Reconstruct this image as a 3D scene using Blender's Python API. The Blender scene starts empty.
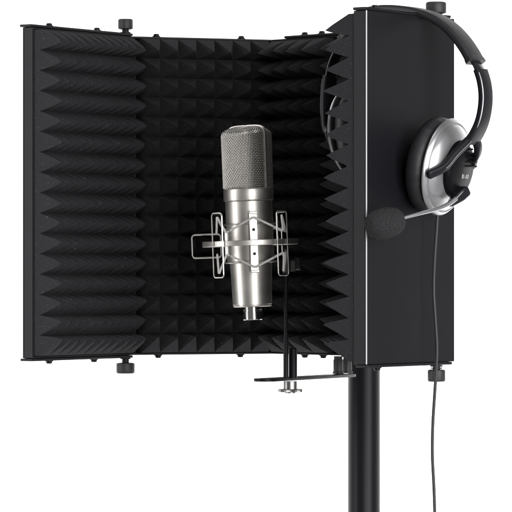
import bpy, math, random
from mathutils import Vector, Matrix, noise
random.seed(7)
S = bpy.context.scene
COL = S.collection

# ---------------------------------------------------------------- units
# lengths are written in millimetres: x to the right, d = distance from the
# camera's station, z above the camera's height; the camera is 1.2 m up
EYE = 1.2
F, CX, HZ = 3600.0, 256.0, 269.0
def W(x, d, z): return Vector((x/1000.0, (d-3500.0)/1000.0, EYE + z/1000.0))
def zy(y, d): return (HZ - y)*d/F
def xi(px, d): return (px - CX)*d/F

# ---------------------------------------------------------------- materials
def mat(name, base, rough, metal=0.0, spec=0.5, bump=0.0, bscale=400.0, detail=4.0, rvar=0.0,
        coat=0.0, sheen=0.0, cvar=0.0, stretch=None, bdist=0.0006, cscale=60.0):
    m = bpy.data.materials.new(name); m.use_nodes = True
    nt = m.node_tree; b = nt.nodes['Principled BSDF']
    b.inputs['Base Color'].default_value = (*base, 1)
    b.inputs['Roughness'].default_value = rough
    b.inputs['Metallic'].default_value = metal
    b.inputs['Specular IOR Level'].default_value = spec
    b.inputs['Coat Weight'].default_value = coat
    b.inputs['Sheen Weight'].default_value = sheen
    b.inputs['Sheen Roughness'].default_value = 0.5
    tc = nt.nodes.new('ShaderNodeTexCoord')
    src = tc.outputs['Object']
    if stretch:
        mp = nt.nodes.new('ShaderNodeMapping'); mp.inputs['Scale'].default_value = stretch
        nt.links.new(src, mp.inputs['Vector']); src = mp.outputs['Vector']
    if bump:
        n = nt.nodes.new('ShaderNodeTexNoise'); n.inputs['Scale'].default_value = bscale
        n.inputs['Detail'].default_value = detail
        nt.links.new(src, n.inputs['Vector'])
        bp = nt.nodes.new('ShaderNodeBump'); bp.inputs['Strength'].default_value = bump
        bp.inputs['Distance'].default_value = bdist
        nt.links.new(n.outputs['Fac'], bp.inputs['Height'])
        nt.links.new(bp.outputs['Normal'], b.inputs['Normal'])
    if rvar or cvar:
        n2 = nt.nodes.new('ShaderNodeTexNoise'); n2.inputs['Scale'].default_value = cscale
        n2.inputs['Detail'].default_value = 6
        nt.links.new(tc.outputs['Object'], n2.inputs['Vector'])
        if rvar:
            mr = nt.nodes.new('ShaderNodeMapRange')
            mr.inputs['From Min'].default_value = 0.3; mr.inputs['From Max'].default_value = 0.7
            mr.inputs['To Min'].default_value = rough - rvar; mr.inputs['To Max'].default_value = rough + rvar
            nt.links.new(n2.outputs['Fac'], mr.inputs['Value']); nt.links.new(mr.outputs['Result'], b.inputs['Roughness'])
        if cvar:
            mx = nt.nodes.new('ShaderNodeMix'); mx.data_type = 'RGBA'
            mx.inputs['A'].default_value = (*[c*(1-cvar) for c in base], 1)
            mx.inputs['B'].default_value = (*[min(1, c*(1+cvar)) for c in base], 1)
            nt.links.new(n2.outputs['Fac'], mx.inputs['Factor']); nt.links.new(mx.outputs['Result'], b.inputs['Base Color'])
    return m

M = {}
M['coat']    = mat('black_powder_coat', (.0068, .0068, .0088), .40, spec=.18, bump=.10, bscale=1500, rvar=.012, bdist=.0004)
M['pole']    = mat('black_gloss_tube', (.007, .007, .009), .40, spec=.17, bump=.03, bscale=900)
M['foam']    = mat('black_acoustic_foam', (.031, .0305, .0335), .95, spec=.2, bump=.8, bscale=1100, detail=3, cvar=.4, bdist=.0012, cscale=700)
M['nickel']  = mat('satin_nickel', (.575, .55, .515), .39, 1, bump=.06, bscale=300, stretch=(1, 1, 14), rvar=.03, bdist=.0003)
M['wire']    = mat('woven_steel_wire', (.50, .48, .45), .40, 1)
M['core']    = mat('dark_inner_screen', (.05, .048, .046), .6, .6)
M['chrome']  = mat('polished_steel', (.62, .61, .59), .16, 1)
M['trim_glint']    = mat('aluminium_and_edge_glint', (.50, .50, .52), .45, 1, bump=.05, bscale=500, stretch=(1, 1, .05))  # metal of the headset lines; also colours in the shield's edge glint
M['loop']    = mat('nickel_plated_wire', (.50, .48, .455), .32, 1)
M['cord']    = mat('grey_elastic_cord', (.50, .49, .47), .7, bump=.5, bscale=1500)
M['plastic'] = mat('black_plastic', (.011, .011, .014), .42, spec=.22, bump=.06, bscale=1800, rvar=.04)
M['gloss']   = mat('glossy_black_plastic', (.012, .012, .015), .20, coat=.3)
M['rubber']  = mat('black_rubber', (.022, .022, .024), .55, bump=.12, bscale=900)
M['leather'] = mat('black_leatherette', (.017, .017, .019), .5, bump=.35, bscale=420, detail=6)
M['silver']  = mat('silver_lacquer', (.44, .44, .45), .34, .85, bump=.03, bscale=1600)
M['wind']    = mat('open_cell_foam', (.027, .027, .029), .95, spec=.3, bump=1.0, bscale=620, detail=3, cvar=.5, bdist=.003, cscale=620)
M['hub']     = mat('matt_black_plastic', (.005, .005, .006), .40, spec=.07, bump=.05, bscale=1800)
M['print']   = mat('pale_print', (.42, .43, .45), .5)
M['hole']    = mat('dark_recess', (.01, .01, .01), .8)
M['floor']   = mat('grey_studio_floor', (.36, .36, .36), .6, bump=.1, bscale=80)
M['steel']   = mat('dull_steel', (.30, .295, .285), .34, 1)
M['paper']   = mat('white_backdrop_paper', (.90, .90, .90), .9, spec=.2, bump=.05, bscale=30)

# ---------------------------------------------------------------- mesh builder
class MB:
    def __init__(s): s.v = []; s.f = []
    def add(s, vs, fs):
        n = len(s.v); s.v += [Vector(v) for v in vs]; s.f += [tuple(i+n for i in f) for f in fs]
    def prism(s, loop_a, loop_b):
        n = len(loop_a)
        fs = [tuple(reversed(range(n))), tuple(range(n, 2*n))]
        for i in range(n):
            j = (i+1) % n; fs.append((i, j, n+j, n+i))
        s.add(list(loop_a)+list(loop_b), fs)
    def box(s, o, ax, ay, az, bev=0.0):
        """box from corner o along three edge vectors, edges eased by bev"""
        o, ax, ay, az = map(Vector, (o, ax, ay, az))
        if not bev:
            s.prism([o, o+ax, o+ax+ay, o+ay], [o+az, o+ax+az, o+ax+ay+az, o+ay+az]); return
        lx, ly, lz = ax.length, ay.length, az.length
        x, y, z = ax/lx, ay/ly, az/lz
        def ring(h, i):
            b = bev
            pts = [(i+b, i), (lx-i-b, i), (lx-i, i+b), (lx-i, ly-i-b), (lx-i-b, ly-i), (i+b, ly-i), (i, ly-i-b), (i, i+b)]
            return [o+x*p+y*q+z*h for p, q in pts]
        s.loft([ring(0, bev), ring(bev, 0), ring(lz-bev, 0), ring(lz, bev)], caps=True)
    def loft(s, rings, caps=True, closed=True):
        n = len(rings[0]); vs = [v for r in rings for v in r]; fs = []
        for k in range(len(rings)-1):
            for i in range(n if closed else n-1):
                j = (i+1) % n
                fs.append((k*n+i, k*n+j, (k+1)*n+j, (k+1)*n+i))
        if caps:
            fs.append(tuple(reversed(range(n)))); m = (len(rings)-1)*n; fs.append(tuple(range(m, m+n)))
        s.add(vs, fs)
    def lathe(s, o, axis, prof, n=48, ripple=None, xref=None):
        """prof: (radius, height) list along axis from o; ripple(i, n, r) alters radius"""
        o = Vector(o); a = Vector(axis).normalized()
        x = Vector(xref) if xref else (Vector((1, 0, 0)) if abs(a.x) < .9 else Vector((0, 1, 0)))
        x = (x - a*x.dot(a)).normalized(); y = a.cross(x)
        rings = []
        for r, h in prof:
            rr = max(r, 1e-6)
            rings.append([o + a*h + (x*math.cos(2*math.pi*i/n) + y*math.sin(2*math.pi*i/n))*(ripple(i, n, rr, h) if ripple else rr) for i in range(n)])
        s.loft(rings, caps=True)
    def tube(s, pts, r, n=8, closed=False, caps=True):
        pts = [Vector(p) for p in pts]; N = len(pts)
        rad = r if callable(r) else (lambda k: r)
        t0 = (pts[1]-pts[0]).normalized()
        up = Vector((0, 0, 1)) if abs(t0.z) < .8 else Vector((0, 1, 0))
        x = (up - t0*up.dot(t0)).normalized()
        rings = []
        for k in range(N):
            if closed: t = (pts[(k+1) % N]-pts[k-1]).normalized()
            else: t = (pts[min(k+1, N-1)]-pts[max(k-1, 0)]).normalized()
            x = (x - t*x.dot(t)).normalized(); y = t.cross(x)
            rings.append([pts[k]+(x*math.cos(2*math.pi*i/n)+y*math.sin(2*math.pi*i/n))*rad(k) for i in range(n)])
        if closed: rings.append(rings[0]); s.loft(rings, caps=False)
        else: s.loft(rings, caps=caps)
    def ribbon(s, pts, side, sec):
        """sweep of a flat section: sec(k) gives (across, out) offsets; across runs along fixed side"""
        pts = [Vector(p) for p in pts]; N = len(pts); side = Vector(side).normalized(); rings = []
        for k in range(N):
            t = (pts[min(k+1, N-1)]-pts[max(k-1, 0)]).normalized()
            out = t.cross(side).normalized()
            rings.append([pts[k]+side*a+out*b for a, b in sec(k)])
        s.loft(rings, caps=True)
    def build(s, name, material, parent=None, angle=35):
        org = parent.matrix_world.translation.copy() if parent else Vector((0, 0, 0))
        if parent: org = Vector(parent['_o'])
        me = bpy.data.meshes.new(name)
        me.from_pydata([v-org for v in s.v], [], s.f); me.update()
        import bmesh
        bm = bmesh.new(); bm.from_mesh(me)
        bmesh.ops.recalc_face_normals(bm, faces=bm.faces); bm.to_mesh(me); bm.free()
        me.polygons.foreach_set('use_smooth', [True]*len(me.polygons))
        me.set_sharp_from_angle(angle=math.radians(angle))
        me.materials.append(material)
        o = bpy.data.objects.new(name, me); COL.objects.link(o)
        if parent:
            o.parent = parent; o['_o'] = parent['_o']
        return o

def rsec(w, h, r, n=3):
    """rounded rectangle section, width w across, height h out"""
    pts = []
    for cx, cy, a0 in ((w/2-r, h/2-r, 0), (-w/2+r, h/2-r, 90), (-w/2+r, -h/2+r, 180), (w/2-r, -h/2+r, 270)):
        for i in range(n+1):
            a = math.radians(a0+90*i/n); pts.append((cx+r*math.cos(a), cy+r*math.sin(a)))
    return pts
def spline(P, n=10):
    P = [Vector(p) for p in P]; out = []
    Q = [P[0]*2-P[1]] + P + [P[-1]*2-P[-2]]
    for i in range(1, len(Q)-2):
        a, b, c, d = Q[i-1:i+3]
        for k in range(n):
            t = k/n
            out.append(.5*((2*b)+(c-a)*t+(2*a-5*b+4*c-d)*t*t+(3*b-a-3*c+d)*t**3))
    out.append(P[-1]); return out
def rounded_loop(cn, ex, ey, w, h, r, n=5):
    return [cn+ex*p+ey*q for p, q in rsec(w, h, r, n)]
def thing(name, label, cat, loc, group=None):
    o = bpy.data.objects.new(name, None); COL.objects.link(o)
    o.location = loc; o.empty_display_size = .02
    o['label'] = label; o['category'] = cat; o['_o'] = tuple(loc)
    if group: o['group'] = group
    return o
mm = .001

# ---------------------------------------------------------------- setting: white paper sweep
bd = MB()
prof = [(.9, 0.004), (1.6, 0.004)] + [(1.6+1.0*math.sin(a), 1.0-1.0*math.cos(a)) for a in [math.radians(7.5*k) for k in range(1, 12)]] + [(2.6, 1.0), (2.6, 4.5)]
bd.loft([[Vector((x, y, z)) for y, z in prof] for x in (-4.5, -2, 0, 2, 4.5)], caps=False, closed=False)
o = bd.build('backdrop', M['paper']); o['kind'] = 'structure'
fl = MB(); fl.box((-6, -8, -.1), (12, 0, 0), (0, 12, 0), (0, 0, .1))
o = fl.build('floor', M['floor']); o['kind'] = 'structure'

# ================================================================= isolation shield
H0, H1 = -87.75, 237.25           # bottom / top of the panels, mm from eye level
HT = H1-H0
P0 = Vector((-229.8, 3535)); P1 = Vector((-133.9, 3679)); P2 = Vector((19.7, 3738))
Q  = Vector((97.5, 3656));   P3 = Vector((188.6, 3415)); P4 = Vector((100.7, 3296))
shield = thing('microphone_isolation_shield', 'black folding metal sound shield lined with pyramid foam, open around the silver microphone', 'sound shield', W(97.5, 3640, H0))
TH = 12.0                          # depth of the metal tray
PITCH = HT/16.0

# specks of lint and open pores in the foam
_nt = M['foam'].node_tree; _b = _nt.nodes['Principled BSDF']; _src = _b.inputs['Base Color'].links[0].from_socket
_tc = _nt.nodes.new('ShaderNodeTexCoord'); _n = _nt.nodes.new('ShaderNodeTexNoise'); _n.inputs['Scale'].default_value = 620; _n.inputs['Detail'].default_value = 1
_nt.links.new(_tc.outputs['Object'], _n.inputs['Vector'])
_mr = _nt.nodes.new('ShaderNodeMapRange'); _mr.inputs['From Min'].default_value = .70; _mr.inputs['From Max'].default_value = .80
_nt.links.new(_n.outputs['Fac'], _mr.inputs['Value'])
_mx = _nt.nodes.new('ShaderNodeMix'); _mx.data_type = 'RGBA'; _mx.inputs['B'].default_value = (.13, .128, .135, 1)
_nt.links.new(_mr.outputs['Result'], _mx.inputs['Factor']); _nt.links.new(_src, _mx.inputs['A']); _nt.links.new(_mx.outputs['Result'], _b.inputs['Base Color'])

def panel(A, B, end_a, end_b, trim_a, trim_b, plate_top, plate_bot, bolts, glint_edge=None, label=None, TH=12.0, FH=30.5, FINE=20.0, EXP=1.0):
    """A -> B is the outer face line in plan; the foam side is to the right of A->B seen so that n points inside"""
    u = (B-A); L = u.length; u = u/L
    n = Vector((u.y, -u.x))                       # inside
    def P(s, t, z): q = A+u*s+n*t; return W(q.x, q.y, z)
    U = Vector((u.x, u.y, 0)); N = Vector((n.x, n.y, 0)); Z = Vector((0, 0, 1))
    m = MB(); ga, gb = 0.8, 0.8
    # back sheet and four turned-in flanges, butted
    m.box(P(ga, 0, H0), U*(L-ga-gb)*mm, N*1.6*mm, Z*HT*mm, .5*mm)
    for s0 in (ga, L-gb-2.0):
        m.box(P(s0, 1.7, H0), U*2.0*mm, N*(TH-1.7)*mm, Z*HT*mm, .5*mm)
    for z0 in (H0, H1-2.0):
        m.box(P(ga+2.1, 1.7, z0), U*(L-ga-gb-4.2)*mm, N*(TH-1.7)*mm, Z*2.0*mm, .4*mm)
    tray = m.build('panel', M['coat'], shield)
    if label: tray['label'] = label
    # ---- foam: base slab plus 16 rows of pyramids
    f0, f1 = ga+2.6+trim_a, L-gb-2.6-trim_b
    z0, z1 = H0+2.5, H1-2.5
    nc = max(1, round((f1-f0)/FINE)); R = 6
    ni, nj = nc*R, 16*R
    foam = MB(); vs = []
    seed = random.random()*100
    for j in range(nj+1):
        for i in range(ni+1):
            a, b = i/R, j/R
            fa, fb = a-math.floor(a) if i < ni else 1.0, b-math.floor(b) if j < nj else 1.0
            k = max(abs(fa-.5), abs(fb-.5))*2
            h = 1-k**EXP
            h = h if h < .84 else .84+(h-.84)*.72
            row = min(15, int(b)) if j < nj else 15
            q = (row-7.5)/7.5
            lean = (-3.6*q**6 if q > 0 else 6.0*abs(q)**2.2)*h                  # tips pulled towards the middle at top and bottom
            s = f0+(f1-f0)*a/nc; z = z0+(z1-z0)*b/16+lean
            w = noise.noise(Vector((s*.045+seed, z*.045, 3)))
            w2 = noise.noise(Vector((s*.05, z*.05+seed, 9)))
            s += 2.2*h*w; z += 2.0*h*w2; h *= 1+.10*noise.noise(Vector((s*.06, z*.06, seed+5)))
            t = TH-1.0+8.0+FH*h+.5*noise.noise(Vector((s*.12, z*.12, seed)))
            if i in (0, ni) and (end_a if i == 0 else end_b): t = TH+7.0
            vs.append(P(s, t, z))
    W1 = ni+1
    fs = []
    for j in range(nj):
        for i in range(ni):
            a_, b_, c_, d_ = j*W1+i, j*W1+i+1, (j+1)*W1+i+1, (j+1)*W1+i
            if ((i % R) < R//2) == ((j % R) < R//2): fs += [(a_, b_, c_), (a_, c_, d_)]
            else: fs += [(a_, b_, d_), (b_, c_, d_)]
    base = len(vs)
    ring = [(i, 0) for i in range(W1)] + [(ni, j) for j in range(1, nj+1)] + [(i, nj) for i in range(ni-1, -1, -1)] + [(0, j) for j in range(nj-1, 0, -1)]
    for i, j in ring:
        vs.append(P(f0+(f1-f0)*i/ni, 2.0, z0+(z1-z0)*j/nj))
    for k in range(len(ring)):
        (i, j), (i2, j2) = ring[k], ring[(k+1) % len(ring)]
        fs.append((j*W1+i, j2*W1+i2, base+(k+1) % len(ring), base+k))
    foam.add(vs, fs)
    foam.build('foam_lining', M['foam'], tray, angle=28)
    # ---- top and bottom hinge plates, with domed bolts
    def plate(zb, s0, s1):
        p = MB(); p.box(P(s0, -1.0, zb), U*(s1-s0)*mm, N*14*mm, Z*2.6*mm, .4*mm); p.build('hinge_plate', M['coat'], tray)
    if plate_top: plate(H1+.15, *plate_top)
    if plate_bot: plate(H0-2.75, *plate_bot)
    for top, s in bolts:
        b = MB(); zz = (H1+(2.7 if plate_top else .1)) if top else (H0-(2.7 if plate_bot else .1))
        b.lathe(P(s, 5.5, zz), (0, 0, 1 if top else -1), [(4.2, 0), (4.2, .8), (3.4, 2.0), (3.0, 3.2), (2.2, 3.6), (.1, 3.7)] if False else [(4.2*mm, 0), (4.2*mm, .9*mm), (3.1*mm, 1.1*mm), (2.9*mm, 2.7*mm), (2.1*mm, 3.3*mm), (0, 3.4*mm)], 20)
        b.build('bolt', M['coat'], tray)
    if glint_edge is not None:  # bright metal strip stands in for the light caught by the chamfered edge
        e = MB(); s0 = glint_edge
        e.tube([P(s0, -.2, H0+.4), P(s0, -.2, H1-.4)], .72*mm, 10); e.build('edge_glint_strip', M['trim_glint'], tray)
    return tray, P

uL = (P1-P0).length; uc = (P2-P1).length; u2 = (Q-P2).length; u3 = (P3-Q).length; uR = (P4-P3).length
tl, PL = panel(P0, P1, False, True, 0, 9, (-2.5, uL-4), (-1.5, uL-4), [(True, 37), (True, 117), (False, 37), (False, 112)], FH=22.5, FINE=14.0, EXP=1.2, label='left side panel of foam with a pale outer edge')
tc_, PC = panel(P1, P2, True, True, 8, 11, None, None, [(True, 32), (True, 125), (False, 34), (False, 124)], FH=25.0)
t2, P2f = panel(P2, Q, True, True, 11, 12, (27, u2-3), None, [(True, 50), (True, 75), (False, 50), (False, 77)])
t3, P3f = panel(Q, P3, True, True, 16, 30, None, None, [(True, 30), (True, u3-16)])
tr, PR = panel(P3, P4, True, False, 30, 0, (8, uR+2.5), (6, uR-2), [(True, uR-22), (False, uR-26), (True, uR-100)], glint_edge=uR-.4, TH=14.5, FH=36.0, label='right side panel with a plain smooth outer face and an edge glint modelled as a bright strip')

def knob(px, d, zb, up, r, h, neck):
    """thumb knob on a short threaded stud: zb = seat height, up = +1 / -1"""
    x = xi(px, d); s = 1 if up > 0 else -1
    k = MB()
    rip = lambda i, n, rr, hh: rr*(1-.014*(i % 2)) if rr > r*.9*mm else rr
    k.lathe(W(x, d, zb+s*neck), (0, 0, s), [(r*.72*mm, 0), (r*.97*mm, .6*mm), (r*mm, 1.4*mm), (r*mm, (h-1.6)*mm), (r*.95*mm, (h-.5)*mm), (r*.82*mm, h*mm), (r*.55*mm, h*mm), (0, (h-.4)*mm)], 64, rip)
    ko = k.build('thumb_knob', M['rubber'], shield)
    q = MB()
    q.lathe(W(x, d, zb), (0, 0, s), [(3.2*mm, -2*mm), (3.2*mm, .4*mm), (6.0*mm, .4*mm), (6.0*mm, 1.8*mm), (3.4*mm, 1.8*mm), (3.4*mm, 2.6*mm), (5.4*mm, 2.6*mm), (5.4*mm, 3.8*mm), (3.6*mm, 3.8*mm), (3.6*mm, (neck+.5)*mm)], 24)
    q.build('threaded_stud', M['coat'], ko)
knob(125.5, 3668, H1+.2, 1, 7.6, 10.6, 6.6)
knob(125.5, 3668, H0-.2, -1, 9.4, 11.0, 7.5)
knob(436.0, 3408, H1+2.9, 1, 9.8, 11.0, 1.6)
knob(436.5, 3408, H0-2.9, -1, 8.4, 11.5, 4.5)

# ================================================================= pole stand
px_, pd = xi(364, 3725), 3725
stand = thing('stand_pole', 'tall thick black metal pole rising under the shield', 'stand', W(px_, pd, -1200))
m = MB(); m.lathe(W(px_, pd, -1185), (0, 0, 1), [(16.6*mm, 0), (16.6*mm, 1.300), (15.8*mm, 1.302), (0, 1.302)], 48); m.build('pole', M['pole'], stand)
m = MB(); m.lathe(W(px_, pd, -1200), (0, 0, 1), [(.20, 0), (.20, .008), (.19, .012), (.03, .02), (.022, .05), (.0, .05)], 64); m.build('base_plate', M['pole'], stand)
m = MB()
m.lathe(W(px_, pd, 20), (0, 0, 1), [(16.7*mm, 0), (21*mm, 0), (21*mm, .05), (16.7*mm, .05)], 40)
m.box(W(px_-11, pd-50, 25), Vector((22*mm, 0, 0)), Vector((-.003, 33*mm, 0)), Vector((0, 0, 40*mm)), .001)
m.build('clamp_collar', M['coat'], stand)

# ================================================================= flat mounting bar under the shield
zbar = zy(381.2, 3490)
barA = Vector((xi(259.5, 3488), 3472)); barM = Vector((xi(290, 3490), 3490)); barB = Vector((xi(350, 3640), 3640))
bar = thing('mounting_bar', 'flat black slotted bar bolted below the shield beside the pole, with knurled nut', 'mounting bar', W(xi(342, 3640), 3640, zbar))
m = MB()
du = (barB-barA).normalized(); dn = Vector((-du.y, du.x)); Lb = (barB-barA).length
def BP(s, t, z): q = barA+du*s+dn*t; return W(q.x, q.y, z)
wv = 11.0
out = []
for k in range(9):
    a = math.radians(90+180*k/8); out.append((wv+math.cos(a)*wv, math.sin(a)*wv))
for k in range(9):
    a = math.radians(-90+180*k/8); out.append((Lb-wv+math.cos(a)*wv, math.sin(a)*wv))
m.loft([[BP(s, t, zbar+dz) for s, t in [((s-Lb/2)*(1-e/Lb)+Lb/2, t*(1-e/wv)) for s, t in out]] for dz, e in ((0, .5), (.5, 0), (2.4, 0), (2.9, .5))])
m.build('bar', M['coat'], bar)
for px, d, r, y0, y1 in ((338.2, 3640, 4.9, 358, 377.0), (347.2, 3655, 4.6, 359, 377.6)):
    k = MB(); x = xi(px, d); zt = H0-.4; zb2 = zbar+2.9
    hh = (zt-zb2)*mm
    k.lathe(W(x, d, zb2), (0, 0, 1), [((r+.8)*mm, 0), ((r+.8)*mm, 2*mm), (r*mm, 2.2*mm), (r*mm, hh-4*mm), ((r-.6)*mm, hh-3*mm), ((r-.6)*mm, hh)], 32, lambda i, n, rr, h: rr*(1-.04*(i % 2)))
    k.build('clamp_bolt', M['rubber'], bar)
xn = xi(290.3, 3490)
k = MB()
k.lathe(W(xn, 3490, zbar-.1), (0, 0, -1), [(6.9*mm, 0), (6.9*mm, 7.4*mm), (6.9*mm, 7.5*mm), (11.4*mm, 7.6*mm), (11.6*mm, 8.0*mm), (11.6*mm, 10.0*mm), (11.2*mm, 10.4*mm), (5*mm, 10.4*mm), (5*mm, 11.6*mm), (0, 11.6*mm)], 72,
        lambda i, n, r, h: r*(1-.045*(i % 2)) if r > .011 else r)
k.build('knurled_nut', M['steel'], bar)

# ================================================================= microphone
ax_d = 3492.0
mx0 = xi(250.2, ax_d)
tilt = math.radians(2.1)
AX = Vector((-math.sin(tilt), 0, math.cos(tilt)))
MO = W(mx0, ax_d, zy(243, ax_d))              # point on the axis at the ring's height
def ma(z_mm): return MO + AX*(z_mm*mm)
def yz(y): return (243-y)*ax_d/F              # image row -> mm along the axis
mic = thing('condenser_microphone', 'silver condenser microphone with a woven grille head hanging in the wire cradle', 'microphone', ma(yz(320)))
EX = Vector((AX.z, 0, -AX.x)); EY = Vector((0, 1, 0))
hb, ht = yz(188.5), yz(127.0)
# body tube
m = MB()
body = [(0, yz(306.8)), (17.6, yz(306.8)), (18.7, yz(306.4)), (18.9, yz(305.6)), (18.5, yz(305.2)), (18.5, yz(304.8)), (18.95, yz(304.3)), (20.2, yz(268)), (20.5, yz(263)), (22.6, yz(262.6)), (22.8, yz(262)), (22.8, yz(201.6)), (22.6, yz(201.2))]
m.lathe(MO, AX, [(r*mm, h*mm) for r, h in body]+[(0, yz(201.2)*mm)], 96)
mbody = m.build('body', M['nickel'], mic, 25)
m = MB()
m.lathe(MO, AX, [(0, yz(201.0)*mm)]+[(r*mm, yz(y)*mm) for r, y in ((23.0, 201.0), (24.0, 200.4), (24.2, 199.8), (24.2, 190.2), (23.9, 189.2), (23.2, 188.7))]+[(0, yz(188.7)*mm)], 96)
m.build('collar_ring', M['nickel'], mic, 25)
# connector
m = MB()
c0 = yz(307.0)
m.lathe(ma(c0), -AX, [(9.3*mm, 0), (9.3*mm, 2.6*mm), (9.0*mm, 2.8*mm), (9.0*mm, 4.0*mm), (9.5*mm, 4.2*mm), (9.5*mm, 12.0*mm), (9.1*mm, 12.6*mm), (8.1*mm, 12.6*mm), (8.1*mm, 4*mm), (0, 4*mm)], 64)
cn = m.build('connector', M['chrome'], mic, 25)
m = MB()
for a in (90, 210, 330):
    m.lathe(ma(c0-4)+EX*(4.2*mm*math.cos(math.radians(a)))+EY*(4.2*mm*math.sin(math.radians(a))), -AX, [(1.1*mm, 0), (1.1*mm, 6*mm), (.6*mm, 7*mm), (0, 7*mm)], 10)
m.build('contact_pin', M['chrome'], cn)
# head: rounded box plan turned towards the left, gabled top
PH = math.radians(38)
hx = EX*math.cos(PH)-EY*math.sin(PH); hy = EX*math.sin(PH)+EY*math.cos(PH)   # hx runs to the seam, -hy is the front
def head(th, v, off=0.0):
    """th round the head, v 0..1 up the side, 1..2 over the top"""
    e = 2/3.0
    c, s = math.cos(th), math.sin(th)
    a, b = 22.2+off, 20.4+off
    X = a*abs(c)**e*(1 if c >= 0 else -1); Y = b*abs(s)**e*(1 if s >= 0 else -1)
    top = ht-hb-6.5
    if v <= 1:
        k = 1.0+.012*(v-.5); z = top*v
    else:
        w = math.acos(min(1.0, max(0.0, 2.0-v)**2.38)); k = 1.006*max(0.0, 2.0-v); z = top+(6.5+off)*math.sin(w)
    X *= k; Y *= k
    z -= .17*abs(Y)*max(0.0, min(1.0, (v-.55)/.5))
    return ma(hb+.3+z)+hx*(X*mm)+hy*(Y*mm)
_tab = []; _acc = 0.0
for _k in range(2001):
    _th = 2*math.pi*_k/2000; _c, _s = math.cos(_th), math.sin(_th)
    _p = (24*abs(_c)**(2/3)*(1 if _c >= 0 else -1), 22*abs(_s)**(2/3)*(1 if _s >= 0 else -1))
    if _k: _acc += math.dist(_p, _q)
    _tab.append(_acc); _q = _p
def even(f):
    import bisect
    f = (f % 1.0)*_acc; k = min(1999, max(0, bisect.bisect_right(_tab, f)-1))
    g = (f-_tab[k])/max(1e-9, _tab[k+1]-_tab[k])
    return 2*math.pi*(k+g)/2000
NT = 76
core = MB()
core.loft([[head(2*math.pi*i/NT, v, -1.0) for i in range(NT)] for v in (0, .25, .5, .75, .9, 1, 1.015, 1.04, 1.1, 1.2, 1.4, 1.6, 1.8, 1.95)])
core.build('inner_screen', M['core'], mic)
g = MB()
NW = 98
rows = [k/31.0 for k in range(0, 32)] + [1.015, 1.04]+[1+k/13.0 for k in range(1, 13)]
for kz, v in enumerate(rows):
    pts = []
    for i in range(NW*2):
        off = .34 if (i % 4 < 2) == (kz % 2 == 0) else -.34
        pts.append(head(even((i+.5)/(NW*2)), v, off))
    g.tube(pts, .47*mm, 5, closed=True)
for i in range(NW):
    pts = []
    vv = [k/31.0 for k in range(0, 32)] + [1.015, 1.04]+[1+k/13.0 for k in range(1, 13 if i % 4 == 0 else 9)]
    for kz, v in enumerate(vv):
        off = -.34 if ((i % 2) == 0) == (kz % 2 == 0) else .34
        pts.append(head(even((i+.5)/NW), v, off))
    g.tube(pts, .36*mm, 4)
g.build('grille', M['wire'], mic, 60)
# seam band: an arch over the head in the hx plane
bnd = MB()
def arch(v, sgn, off): return head(0 if sgn > 0 else math.pi, v, off)
path = [arch(v, 1, .9) for v in [k/12 for k in range(0, 13)]+[1+k/10 for k in range(1, 10)]]
path += [ma(ht+.9)] + [arch(v, -1, .9) for v in reversed([k/12 for k in range(0, 13)]+[1+k/10 for k in range(1, 10)])]
bnd.ribbon(path, hy, lambda k: rsec(3.4*mm, 1.5*mm, .6*mm, 2))
bnd.build('seam_band', M['nickel'], mic, 40)

# ================================================================= shock mount
sm = thing('shock_mount', 'silver wire spider cradle with elastic cords around the microphone body', 'shock mount', W(xi(286.5, 3490), 3490, zbar+3.2))
def at(px, dep, y):                            # picture column, depth off the axis in mm, picture row -> point on the real cradle
    d = ax_d+dep; return W(xi(px, d), d, zy(y, d))
rg = MB()
RO, RI = 46.5, 43.8
rg.loft([[ma(h)+EX*(r*mm*math.cos(2*math.pi*i/96))+EY*(r*mm*math.sin(2*math.pi*i/96)) for i in range(96)] for r, h in ((RO, -2.3), (RO, 2.3), (RO-.5, 2.7), (RI+.5, 2.7), (RI, 2.3), (RI, -2.3), (RI+.5, -2.7), (RO-.5, -2.7), (RO, -2.3))], caps=False)
rg.build('outer_ring', M['nickel'], sm, 40)
for zc in (yz(224), yz(262)):
    c = MB(); c.tube([ma(zc)+EX*(24.6*mm*math.cos(2*math.pi*i/64))+EY*(24.6*mm*math.sin(2*math.pi*i/64)) for i in range(64)], .9*mm, 8, closed=True)
    c.build('cradle_ring', M['loop'], sm)
# two upright slats of the inner cradle, front and back
SLATS = (-82, 98)
for aa in SLATS:
    a = math.radians(aa); ra = EX*math.cos(a)+EY*math.sin(a); ta = -EX*math.sin(a)+EY*math.cos(a)
    s_ = MB(); z0, z1 = yz(272.5), yz(212)
    s_.box(ma(z0)+ra*(25.8*mm)-ta*(3.9*mm), ta*7.8*mm, ra*1.6*mm, AX*(z1-z0)*mm, .4*mm)
    for zz in (z0, z1-2.4):
        s_.box(ma(zz)+ra*(27.5*mm)-ta*(3.9*mm), ta*7.8*mm, ra*4.0*mm, AX*2.4*mm, .5*mm)
    so = s_.build('cradle_slat', M['nickel'], sm)
    for y in (230, 254):
        h_ = MB(); h_.lathe(ma(yz(y))+ra*(27.4*mm), ra, [(1.5*mm, 0), (1.5*mm, .5*mm), (1.0*mm, .8*mm), (0, .5*mm)], 16); h_.build('rivet', M['core'], so)
def ring_pt(a, r=45.2): return EX*(r*mm*math.cos(a))+EY*(r*mm*math.sin(a))
frames = [math.radians(a) for a in (-131, -49, 47.6, 132.4)]
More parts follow.
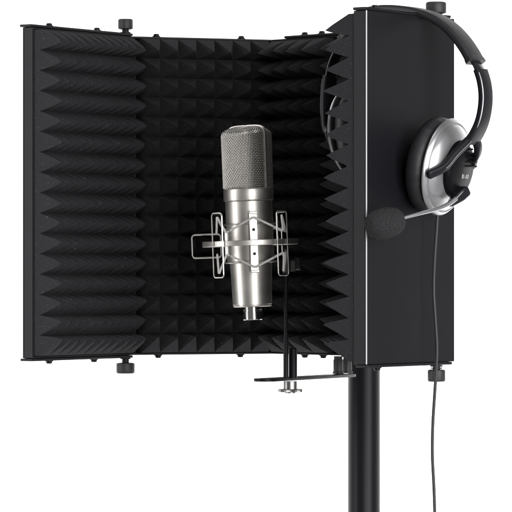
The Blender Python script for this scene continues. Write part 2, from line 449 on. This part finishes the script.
for a in frames:
    l = MB(); ra = EX*math.cos(a)+EY*math.sin(a); ta = -EX*math.sin(a)+EY*math.cos(a)
    cen = ma(yz(244.5))+ra*(45.2*mm)
    l.tube(rounded_loop(cen+ra*(.0022), ta, AX, 13.0*mm, 62*mm, 3.0*mm), .66*mm, 8, closed=True)
    l.build('wire_frame', M['loop'], sm)
ra = -EX; cen = ma(yz(244.5))+ra*(42.5*mm)
l = MB(); l.tube(rounded_loop(cen, EX, AX, 28*mm, 22.5*mm, 3.0*mm), .80*mm, 8, closed=True); l.build('side_loop', M['loop'], sm)
# upright clips that hold the cord in beside each frame
KI = .15
zu, zl = yz(232.5), yz(253.5)
for a, wd in ((frames[0]+KI, 6.0), (frames[1]+KI, 1.6), (frames[2]-KI, 1.6), (frames[3]-KI, 6.0)):
    ra = EX*math.cos(a)+EY*math.sin(a); ta = -EX*math.sin(a)+EY*math.cos(a)
    l = MB(); l.loft([[ma(h)+ra*((40.6+q)*mm)+ta*(p*mm) for p, q in rsec(wd*k, 1.4, .5, 2)] for h, k in ((zl-3.6, .7), (zl-2, 1), (zu+2, 1), (zu+3.6, .7))])
    l.build('cord_clip', M['loop'], sm)
for sgn in (1, -1):
    zt = yz(217.5 if sgn > 0 else 267.5); zm = zu if sgn > 0 else zl; ztf = yz(216 if sgn > 0 else 273)
    f0, f1, f2, f3 = frames
    pts = [ma(zt)+ring_pt(math.radians(-82), 30.2),
           ma(zm)+ring_pt(f1+KI, 42.4), ma(ztf)+ring_pt(f1, 47.2), ma(zm)+ring_pt(f1+KI*1.6, 42.0),
           ma(zm)+ring_pt(f2-KI*1.6, 42.0), ma(ztf)+ring_pt(f2, 47.2), ma(zm)+ring_pt(f2-KI, 42.4),
           ma(zt)+ring_pt(math.radians(98), 30.2),
           ma(zm)+ring_pt(f3-KI, 42.4), ma(ztf)+ring_pt(f3, 47.2), ma(zm)+ring_pt(f3+KI, 42.0),
           ma(zm)+ring_pt(f0-KI, 42.0), ma(ztf)+ring_pt(f0, 47.2), ma(zm)+ring_pt(f0+KI, 42.4)]
    dense = []
    for i in range(len(pts)):
        p, q = pts[i], pts[(i+1) % len(pts)]
        for k in range(10): dense.append(p.lerp(q, .04+.92*k/9))
    c = MB(); c.tube(dense, 1.06*mm, 8, closed=True); c.build('elastic_cord', M['cord'], sm)
# swivel joint and rods down to the bar
j = MB()
xj = xi(287, 3490)
j.box(at(282.5, -5, 273.5), Vector((5.5*mm, 0, 0)), Vector((0, 9*mm, 0)), Vector((0, 0, 24*mm)), .8*mm)
j.box(at(290.5, -7, 271.5), Vector((5.0*mm, 0, 0)), Vector((0, 13*mm, 0)), Vector((0, 0, 11*mm)), .8*mm)
j.build('swivel_bracket', M['core'], sm)
j = MB(); j.lathe(at(294.6, 0, 264), (1, 0, 0), [(5.6*mm, 0), (6.0*mm, .8*mm), (6.0*mm, 5*mm), (5.0*mm, 6*mm), (0, 6*mm)], 40, lambda i, n, r, h: r*(1-.05*(i % 2)))
j.build('swivel_knob', M['plastic'], sm)
j = MB(); x1 = xi(285.9, 3488)
j.lathe(W(x1, 3488, zbar+3.0), (0, 0, 1), [(2.5*mm, 0), (2.5*mm, (zy(340, 3488)-zbar-3)*mm), (2.1*mm, (zy(337, 3488)-zbar-3)*mm), (2.1*mm, (zy(273, 3488)-zbar-3)*mm)], 24)
j.build('upright_rod', M['pole'], sm)
j = MB(); x2 = xi(292.9, 3494)
j.lathe(W(x2, 3494, zbar+3.0), (0, 0, 1), [(4.2*mm, 0), (4.2*mm, (zy(349, 3494)-zbar-3)*mm), (3.4*mm, (zy(348, 3494)-zbar-3)*mm), (0, (zy(348, 3494)-zbar-3)*mm)], 28)
j.build('support_tube', M['pole'], sm)

# ================================================================= headset
u = Vector((P3.x-P4.x, P3.y-P4.y, 0)).normalized(); ov = Vector((u.y, -u.x, 0)); Zv = Vector((0, 0, 1))
FC = W(P4.x, P4.y, 0)
def Hh(t, s, z): return FC+ov*(t*mm)+u*(s*mm)+Zv*(z*mm)
hs = thing('headset', 'black and silver headset with boom microphone, hung over the right panel of the shield', 'headset', Hh(-6, 94, H1+2.8))
SB = 96.0
def bt(x, y, s=SB):
    bx, bdp = P4.x+u.x*s, P4.y+u.y*s
    t = ((x-CX)*bdp/F-bx)/(ov.x-(x-CX)*ov.y/F)
    d = bdp+ov.y*t
    return (t, zy(y, d))
def HP(x, y, s=SB):
    t, z = bt(x, y, s); return Hh(t, s, z)
# padded band over the top
band = spline([HP(*p) for p in ((346.5, 40.5), (352, 33), (357.5, 21.5), (367, 13.6), (384, 9.8), (402, 9.8), (420, 12.6), (436, 18), (449, 26.5), (460, 37.5), (469, 50), (476, 62.5))], 8)
nb = len(band)
b_ = MB()
def bsec(k):
    e = min(k, nb-1-k)
    w = 25*mm if e > 1 else 26*mm; h = 7.6*mm if e > 2 else 8.6*mm
    return rsec(w, h, 2.6*mm, 3)
b_.ribbon(band, u, bsec); b_.build('headband', M['leather'], hs)
for pth, nm in ((((475, 61), (478, 66), (480, 71), (481.5, 76)), 'o'), (((347, 40), (339, 50), (333.5, 62), (330.8, 72), (329.5, 80)), 'i')):
    s_ = MB(); s_.ribbon(spline([HP(*p) for p in pth], 4), u, lambda k: rsec(15*mm, 3*mm, 1.2*mm, 2)); s_.build('slider', M['gloss'], hs)

def cup(tc, zc, lean, sgn, hang, yoke_front, yoke_back, boom):
    """one ear cup: sgn=+1 faces out of the panel, -1 into the booth"""
    n = (ov*sgn*math.cos(lean)-Zv*math.sin(lean)+u*(.12 if sgn > 0 else 0)).normalized()
    C = Hh(tc, SB+(-4 if sgn > 0 else 0), zc)
    shell = MB()
    shell.lathe(C, n, [(30*mm, -1*mm), (44*mm, -1.0*mm), (45.5*mm, -.7*mm), (45.9*mm, .2*mm), (45.5*mm, 1.4*mm), (43.2*mm, 3.9*mm), (42.2*mm, 4.3*mm), (41.7*mm, 3.6*mm), (41.2*mm, 3.6*mm), (40.6*mm, 5.0*mm), (38*mm, 7.6*mm), (33*mm, 10.6*mm), (29.5*mm, 11.8*mm), (27.2*mm, 12.3*mm), (26.7*mm, 11.5*mm), (0, 11.5*mm)], 96)
    sh = shell.build('ear_cup', M['silver'], hs, 40)
    pad = MB(); prof = []
    for k in range(17):
        a = math.radians(-90+180*k/16)
        prof.append(((36.0+9.4*math.cos(a)*1.0)*mm, (-11.5+9.8*math.sin(a))*mm))
    pad.lathe(C, n, [(26*mm, -21.3*mm)]+prof+[(26*mm, -1.6*mm)], 96, lambda i, nn, r, h: r*(1+.004*math.sin(i*1.9)+.003*math.sin(i*5.1)))
    pad.build('ear_pad', M['leather'], sh, 50)
    # hub: black dome with ribs on the rear half
    xr = u; yr = n.cross(xr)
    hub = MB()
    hub.lathe(C+n*(11.6*mm), n, [(26.6*mm, 0), (26.6*mm, 2*mm), (25.9*mm, 4.2*mm), (24.3*mm, 6.0*mm), (22.9*mm, 6.6*mm), (0, 7.4*mm)], 80)
    hb_ = hub.build('hub_cap', M['hub'], sh, 30)
    rb = MB()
    for k in range(9):
        yy = (-18+4.0*k+6)*mm
        if abs(yy) > .0208 or -.0125 < yy < .003: continue
        xa = 4*mm
        xb = math.sqrt(max(1e-8, (.0232)**2-yy*yy))
        if xb-xa < .002: continue
        up = Zv-n*Zv.dot(n); up.normalize()
        rb.box(C+n*(14.9*mm)+u*xa+up*(yy-.0009), u*(xb-xa), n*4.4*mm, up*1.8*mm, .5*mm)
    rb.build('cooling_rib', M['hub'], sh)
    # hanger and fork
    hg = MB(); pts = spline([HP(*p) for p in hang], 8)
    hg.ribbon(pts, u, lambda k: rsec((18.4+1.5*max(0, (k-len(pts)*.55))/len(pts)*3)*mm, 6.0*mm, 2.0*mm, 3))
    hgo = hg.build('hanger_arm', M['plastic'], hs)
    st = MB(); st.tube([p-u*(8.2*mm)+(ov*sgn)*(2.4*mm) for p in pts[2:]], (.7 if sgn > 0 else .5)*mm, 8); st.build('silver_line', M['trim_glint'] if sgn > 0 else M['silver'], hgo)
    for yk in (yoke_front, yoke_back):
        pts2 = spline([Hh(*q) for q in yk], 8); n2 = len(pts2)
        y_ = MB(); 
        rings = []
        for k in range(n2):
            t_ = (pts2[min(k+1, n2-1)]-pts2[max(k-1, 0)]).normalized()
            out_ = (n-t_*n.dot(t_)).normalized(); sd = t_.cross(out_)
            f = k/(n2-1); w = (8.8-.4*f)*mm; h = (6.6-1.4*f)*mm
            rings.append([pts2[k]+sd*a+out_*b for a, b in rsec(w, h, h*.36, 3)])
        for add, sc in ((1.6, .92), (2.6, .7), (3.1, .35)):
            rings.append([pts2[-1]+t_*(add*mm)+sd*(a*sc)+out_*(b*sc) for a, b in rsec(w, h, h*.36, 3)])
        y_.loft(rings); yo = y_.build('yoke_arm', M['plastic'], hgo)
        if yk is yoke_back: continue
        ln = MB(); l2 = []
        for k in range(2, n2-8):
            t_ = (pts2[min(k+1, n2-1)]-pts2[max(k-1, 0)]).normalized(); out_ = (n-t_*n.dot(t_)).normalized(); sd = t_.cross(out_)
            l2.append(pts2[k]+out_*((3.3-.75*k/(n2-1))*mm))
        ln.tube(l2, .4*mm, 6); ln.build('silver_line', M['trim_glint'], yo)
    return C, n, sh, hb_

hang_o = ((480.5, 70), (484.0, 82), (485.6, 96), (484.6, 110), (481.5, 123), (476.5, 134), (470.5, 143))
t0, z0 = bt(471.5, 141); 
C, n, sh, hubo = cup(26.0, 95.0, math.radians(10), 1, hang_o,
    ((t0+1, 93, z0+2), (t0-1, 85, z0-4), (t0-4, 74, z0-13), (t0-8, 62, z0-25), (38.5, 48, 87)),
    ((t0+1, 101, z0+2), (t0, 107, z0-5), (t0-4, 112, z0-12), (42, 117, 101), (39, 119, 96)), True)
hang_i = ((330, 76), (328.6, 88), (327.8, 100), (327.8, 112), (328.6, 124), (330.5, 132))
t1, z1 = bt(331, 130)
cup(-77.0, 129.0, math.radians(4), -1, hang_i,
    ((t1, 92, z1+2), (t1+5, 84, z1-2), (t1+12, 75, z1-6), (t1+20, 67, z1-10), (-85, 60, 128)),
    ((t1, 100, z1+2), (t1+5, 108, z1-2), (t1+12, 117, z1-6), (t1+20, 125, z1-10), (-85, 132, 128)), False)
# print on the outer hub
cu = bpy.data.curves.new('hub_print', 'FONT'); cu.body = 'BI-00'; cu.size = 5.8*mm; cu.space_character = 1.15; cu.align_x = 'CENTER'; cu.align_y = 'CENTER'; cu.extrude = .15*mm
to = bpy.data.objects.new('tmp_print', cu); COL.objects.link(to)
bpy.context.view_layer.update()
dg = bpy.context.evaluated_depsgraph_get()
me = bpy.data.meshes.new_from_object(to.evaluated_get(dg))
upv = (Zv-n*Zv.dot(n)).normalized(); rt = upv.cross(n).normalized()
Mx = Matrix((rt, upv, n)).transposed().to_4x4()
Mx.translation = C+n*(19.0*mm)+upv*(-6.0*mm)+rt*(6.0*mm)-Vector(hubo['_o'])
me.transform(Mx); me.materials.clear(); me.materials.append(M['print'])
bpy.data.objects.remove(to)
po = bpy.data.objects.new('printed_lettering', me); COL.objects.link(po); po.parent = sh; po['_o'] = sh['_o']
# boom microphone
t2_, s2_ = 40.0, 88.0
piv = HP(462, 194, 94)
pb = MB()
d0 = HP(466.0, 189.5, 98); d1 = HP(449.5, 205.0, 80)
ax = (d1-d0); 
pb.loft([[d0.lerp(d1, f)+ov*a+ax.normalized().cross(ov)*b for a, b in rsec(w*mm, h*mm, 2.2*mm, 3)] for f, w, h in ((-.04, 3, 3), (0, 7, 7), (.05, 9.5, 10), (.12, 10.5, 11.5), (.45, 10.5, 11), (.72, 8, 8.5), (.95, 6, 6), (1.0, 4, 4))])
bm_ = pb.build('boom_joint', M['gloss'], hs)
bp_ = spline([HP(456, 198.5, 84), HP(448, 204.3, 74), HP(437, 209.0, 60), HP(420, 213.5, 38), HP(400, 218.8, 16)], 8)
bb = MB(); bb.tube(bp_, lambda k: (2.3-.8*k/len(bp_))*mm, 12); bb.build('boom_tube', M['silver'], hs)
# foam windscreen
wc = HP(385.2, 223.2, 2); wa = (HP(366, 227, -14)-HP(405, 218.4, 20)).normalized()
wm = MB(); NTH, NPH = 150, 84
xw = (Zv-wa*Zv.dot(wa)).normalized(); yw = wa.cross(xw); rings = []
for p in range(NPH+1):
    a = math.pi*p/NPH
    zz = -math.cos(a); rr = math.sin(a)
    rr = max(rr, 1e-4)**.62; 
    L_ = 18.2
    ring = []
    for q in range(NTH):
        th = 2*math.pi*q/NTH
        v = wa*(zz*L_)+(xw*math.cos(th)+yw*math.sin(th))*(rr*14.3*(1.0+.05*zz))
        nz = noise.noise(v*1.5)*.75+noise.noise(v*.75)*.5+noise.noise(v*.2)*.7
        ring.append(wc+(v*(1+nz*.035))*mm)
    rings.append(ring)
wm.loft(rings); wm.build('foam_windscreen', M['wind'], hs, 180)
# cable hanging from the cup
cb = MB()
cp = [HP(438.5, 206, 92), HP(437.5, 216, 91), HP(436.2, 235, 90), HP(434.4, 262, 90), HP(433.6, 290, 90), HP(435.2, 318, 90), HP(436.8, 345, 90), HP(436.3, 368, 90), HP(434.6, 395, 90), HP(432.8, 425, 90), HP(432.4, 455, 90), HP(433.8, 485, 90), HP(434.8, 515, 90)]
e = cp[-1]
cp += [e+Vector((.004, 0, -.15)), e+Vector((-.004, .01, -.45)), e+Vector((.0, .0, -.80)), Vector((e.x+.005, e.y-.02, .06)), Vector((e.x+.06, e.y-.05, .004)), Vector((e.x+.25, e.y-.02, .004))]
cb.tube(spline(cp, 8), 1.55*mm, 10); cb.build('cable', M['rubber'], hs)
gr = MB(); gr.tube([HP(439, 203, 92), HP(438.4, 208, 92), HP(437.6, 214, 91)], 2.6*mm, 12); gr.build('strain_relief', M['rubber'], hs)

for o in S.objects:
    if '_o' in o: del o['_o']

# ================================================================= camera
cam = bpy.data.cameras.new('camera'); co = bpy.data.objects.new('camera', cam); COL.objects.link(co)
co.location = (0, -3.5, EYE); co.rotation_euler = (math.radians(90), 0, 0)
cam.sensor_width = 36; cam.lens = 36*F/512; cam.shift_y = 13/512; cam.clip_end = 100
S.camera = co

# ================================================================= studio lamps
def area(name, loc, aim, sx, sy, power, col=(1, 1, 1)):
    l = bpy.data.lights.new(name, 'AREA'); l.shape = 'RECTANGLE'; l.size = sx; l.size_y = sy; l.energy = power; l.color = col
    o = bpy.data.objects.new(name, l); COL.objects.link(o); o.location = loc
    o.rotation_euler = (Vector(aim)-Vector(loc)).to_track_quat('-Z', 'Y').to_euler()
    return o
T = (0, 0, EYE+.07)
area('softbox_right', (1.55, -1.66, 1.40), T, .8, 1.6, 40)
area('softbox_front', (.66, -2.15, 1.36), T, .52, 1.7, 27)
area('softbox_left', (-1.36, -.44, 1.32), T, .12, 1.6, 12)
area('softbox_top', (.3, -1.2, 3.2), T, 1.2, .8, 5)
area('backdrop_lamp_left', (-2.3, .9, 1.6), (-1.7, 2.6, 1.3), 1.0, 2.4, 120)
area('backdrop_lamp_right', (2.3, .9, 1.6), (1.7, 2.6, 1.3), 1.0, 2.4, 120)

w = bpy.data.worlds.new('World'); S.world = w; w.use_nodes = True
bg = w.node_tree.nodes['Background']; bg.inputs[0].default_value = (1, 1, 1, 1); bg.inputs[1].default_value = .17
S.view_settings.view_transform = 'Standard'; S.view_settings.look = 'None'
S.view_settings.exposure = 0; S.view_settings.gamma = 1
